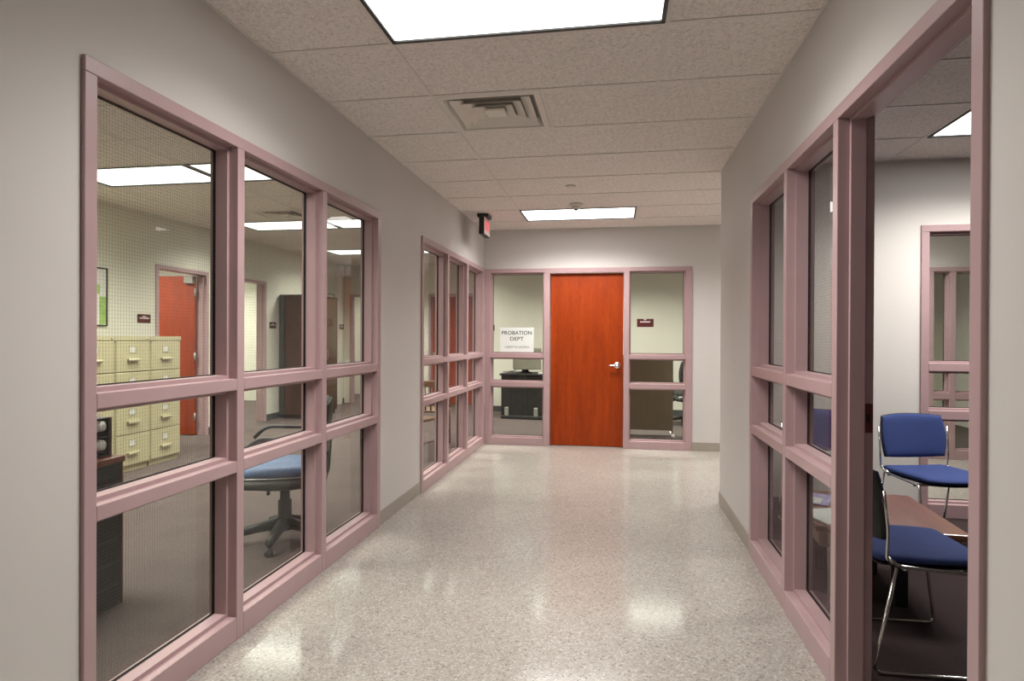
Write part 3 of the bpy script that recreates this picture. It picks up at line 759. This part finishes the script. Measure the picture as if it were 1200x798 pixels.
wood_chair('brown wooden armchair behind the first pane of the far left window', (-2.15, 6.35, 0), math.radians(75))
wood_chair('brown wooden armchair behind the middle pane of the far left window', (-2.20, 7.25, 0), math.radians(100))

# ------------------------------------------------------------------ back office: desk, monitor, partition
r = thing('desk', 'black desk with modesty panel behind the left end window', 'desk', (-1.52, 9.92, 0), math.radians(-6))
obj('desk_top', rbox(-.36, .75, -.04, .68, .705, .735, .004), 'desk_black', r)
obj('modesty_panel', rbox(-.34, .72, 0, .03, .06, .705, .003), 'desk_black', r)
for x in (-.34, .69): obj('side_panel', rbox(x, x+.03, .03, .66, .02, .705, .002), 'desk_black', r)
for x in (-.27, .22): obj('front_block', rbox(x, x+.06, -.05, 0, .05, .19, .008), 'grey_metal', r)  # small grey blocks standing in for unidentified pale shapes
obj('foot_bar', rbox(-.33, .72, -.06, .06, .0, .05, .006), 'black_plastic', r)
obj('front_rib', rbox(.05, .09, -.006, 0, .06, .705, .002), 'dark_olive', r)
r = thing('monitor', 'beige computer monitor seen from behind on the dark desk', 'monitor', (-1.50, 10.22, .7355), math.radians(200))
bm = bmesh.new()
def frust(bm, a, b):
    (x0, hw0, z00, z01), (x1, hw1, z10, z11) = a, b
    A = [bm.verts.new(p) for p in ((-hw0, x0, z00), (hw0, x0, z00), (hw0, x0, z01), (-hw0, x0, z01))]
    B_ = [bm.verts.new(p) for p in ((-hw1, x1, z10), (hw1, x1, z10), (hw1, x1, z11), (-hw1, x1, z11))]
    for i in range(4): bm.faces.new((A[i], A[(i+1) % 4], B_[(i+1) % 4], B_[i]))
    bm.faces.new(A[::-1]); bm.faces.new(B_)
frust(bm, (.08, .23, .07, .41), (.20, .23, .06, .42)); bevel(bm, .012); obj('front_bezel', bm, 'crt_grey', r)
bm = bmesh.new(); frust(bm, (-.20, .13, .11, .33), (.08, .215, .08, .40)); bevel(bm, .02); hs = obj('rear_housing', bm, 'crt_grey', r)
for k in range(4): obj('vent_slot', boxes((-.08+k*.045, -.055+k*.045, -.203, -.199, .16, .28)), 'dark_olive', hs)
bm = bmesh.new(); lathe(bm, [(0, 0), (.13, 0), (.13, .012), (.06, .025), (.05, .085), (0, .085)]); obj('stand', bm, 'dark_olive', r, True)
bm = bmesh.new(); tube(bm, smooth_path([(0, -.19, .2), (.02, -.26, .12), (.12, -.28, .02), (.26, -.30, .008), (.34, -.22, .008)], .06), .006, 6); obj('cable', bm, 'black_plastic', r, True)
o = obj('paper_stack', rbox(-.12, .12, -.09, .09, 0, .02, .002), 'off_white'); o.location = (-1.12, 9.97, .7355); tag(o, 'pale stack of paper at the front of the dark desk', 'paper stack')
r = thing('monitor_arm_lamp', 'dark desk lamp with slanted arm at the right end of the dark desk', 'desk lamp', (-.98, 10.2, .7355))
bm = bmesh.new(); lathe(bm, [(0, 0), (.08, 0), (.075, .02), (0, .025)]); obj('base', bm, 'black_plastic', r, True)
bm = bmesh.new(); tube(bm, [(0, 0, .02), (-.10, 0, .34), (.02, 0, .55)], .014, 8); obj('arm', bm, 'black_plastic', r, True)
bm = bmesh.new(); lathe(bm, [(.02, .08), (.03, .08), (.09, 0), (.085, 0)], (.05, 0, .48)); obj('shade', bm, 'black_plastic', r, True)
r.name = 'desk_lamp'

r = thing('cubicle_partition', 'brown fabric office partition on a white foot behind the right end window', 'partition', (0.02, 8.62, 0))
obj('fabric_panel', rbox(0.02, .37, -.018, .018, .07, 1.07, .002), 'partition', r); obj('fabric_panel', rbox(.37, .72, -.018, .018, .07, 1.07, .002), 'partition', r)
obj('top_cap', rbox(0, .74, -.024, .024, 1.07, 1.09, .004), 'partition', r)
for x in (0.0, .72): obj('end_post', rbox(x, x+.02, -.022, .022, .02, 1.07, .003), 'partition', r)
for x in (.01, .73):
    obj('foot', rbox(x-.02, x+.02, -.22, .22, 0, .025, .006), 'off_white', r)

# ------------------------------------------------------------------ side table seen through the bright doorway
r = thing('side_table', 'small dark pedestal table in the bright room beyond the doorway', 'table', (-7.0, 9.72, 0))
obj('table_top', rbox(-.4, .4, -.3, .3, .70, .73, .006), 'dark_olive', r)
bm = bmesh.new(); tube(bm, [(0, 0, .03), (0, 0, .70)], .025, 10); obj('pedestal', bm, 'dark_olive', r, True)
obj('foot', rbox(-.3, .3, -.03, .03, 0, .03, .008), 'dark_olive', r); obj('foot', rbox(-.03, .03, -.25, .25, 0, .028, .008), 'dark_olive', r)

# ------------------------------------------------------------------ waiting room: blue chairs
def make_blue_chair():
    r = thing('waiting_chair', '', 'chair', group='blue sled-base waiting chairs')
    sh = .435
    bm = bmesh.new()      # seat: faces +x ; slight saddle, rear upturn, waterfall front
    pad(bm, .46, .47, .045, lambda x, y, z: (x, y, sh+z+.30*min(0, x+.10)**2 + .20*y*y - .5*max(0, x-.12)**2), k=.20); st = obj('seat', bm, 'blue_fabric', r, True)
    bm = bmesh.new(); pad(bm, .45, .46, .012, lambda x, y, z: (x, y, sh-.026+z+.30*min(0, x+.10)**2 + .20*y*y - .5*max(0, x-.12)**2), k=.20); obj('seat_shell', bm, 'black_plastic', st, True)
    def bk(x, y, z): return (-.215-.14*(y+.15)+z+.9*x*x, x, .655+y)
    bm = bmesh.new(); pad(bm, .458, .294, .038, bk, k=.16, edge=6); b_ = obj('backrest', bm, 'blue_fabric', r, True)
    bm = bmesh.new(); pad(bm, .468, .300, .040, lambda x, y, z: (bk(x, y, z)[0]-.012, x, .655+y), k=.16, edge=10); obj('back_shell', bm, 'black_plastic', b_, True)
    for s in (-1, 1):
        bm = bmesh.new()
        tube(bm, smooth_path([(-.19, s*.235, .46), (-.15, s*.24, .425), (.17, s*.24, .405), (.225, s*.25, .01), (-.24, s*.25, .01), (-.155, s*.24, .42)], .035, 5), .0075, 8)
        obj('sled_leg', bm, 'chrome', r, True)
        bm = bmesh.new(); tube(bm, smooth_path([(-.12, s*.228, .425), (-.19, s*.238, .44), (-.188, s*.246, .56), (-.205, s*.246, .72)], .03, 5), .006, 8)
        obj('back_rod', bm, 'chrome', r, True)
    for x, z in ((.12, .398), (-.12, .412)):
        bm = bmesh.new(); tube(bm, [(x, -.24, z), (x, .24, z)], .0075, 8); obj('crossbar', bm, 'chrome', r, True)
    return r
bc = make_blue_chair()
spots = [(1.232, 2.872, 1.5, 'blue upholstered chair nearest the doorway, its back to the corridor'),
         (2.05, 4.42, -76.0, 'blue upholstered chair facing the camera in front of the waiting room window'),
         (1.44, 4.55, -86.0, 'blue upholstered chair half hidden behind the right window and door post')]
for i, (x, y, a, lb) in enumerate(spots):
    c = bc if i == 0 else copy_tree(bc)
    c.location = (x, y, 0); c.rotation_euler = (0, 0, math.radians(a)); c['label'] = lb

# low table
r = thing('coffee_table', 'low reddish-brown wooden table between the blue chairs', 'table', (1.31, 3.55, 0), math.radians(-4))
obj('table_top', rbox(-.33, .33, -.40, .36, .385, .415, .008), 'table_wood', r)
obj('apron', rbox(-.31, .31, -.37, .34, .30, .385, .02, 3), 'tan', r)
for sy in (-1, 1):
    obj('leg', rbox(-.20, -.14, sy*.22-.03, sy*.22+.03, 0, .30, .006), 'black_plastic', r)
    obj('leg', rbox(.06, .12, sy*.22-.03, sy*.22+.03, 0, .30, .006), 'black_plastic', r)
for (x, y, rz, m_, lb) in ((1.06, 3.33, .3, 'off_white', 'white booklet lying at the corridor end of the low table'), (1.08, 3.70, -.4, 'purple_print', 'purple and white magazine on the low table')):
    t_ = thing('magazine', lb, 'magazine', (x, y, .4155), rz, 'magazines on the low table')
    obj('cover', rbox(-.10, .10, -.13, .13, 0, .006, .001, 1), m_, t_); obj('pages', boxes((-.098, .098, -.128, .128, .0062, .009)), 'paper', t_) if m_ == 'off_white' else obj('print', boxes((-.06, .06, -.11, .02, .0061, .0068)), 'off_white', t_)
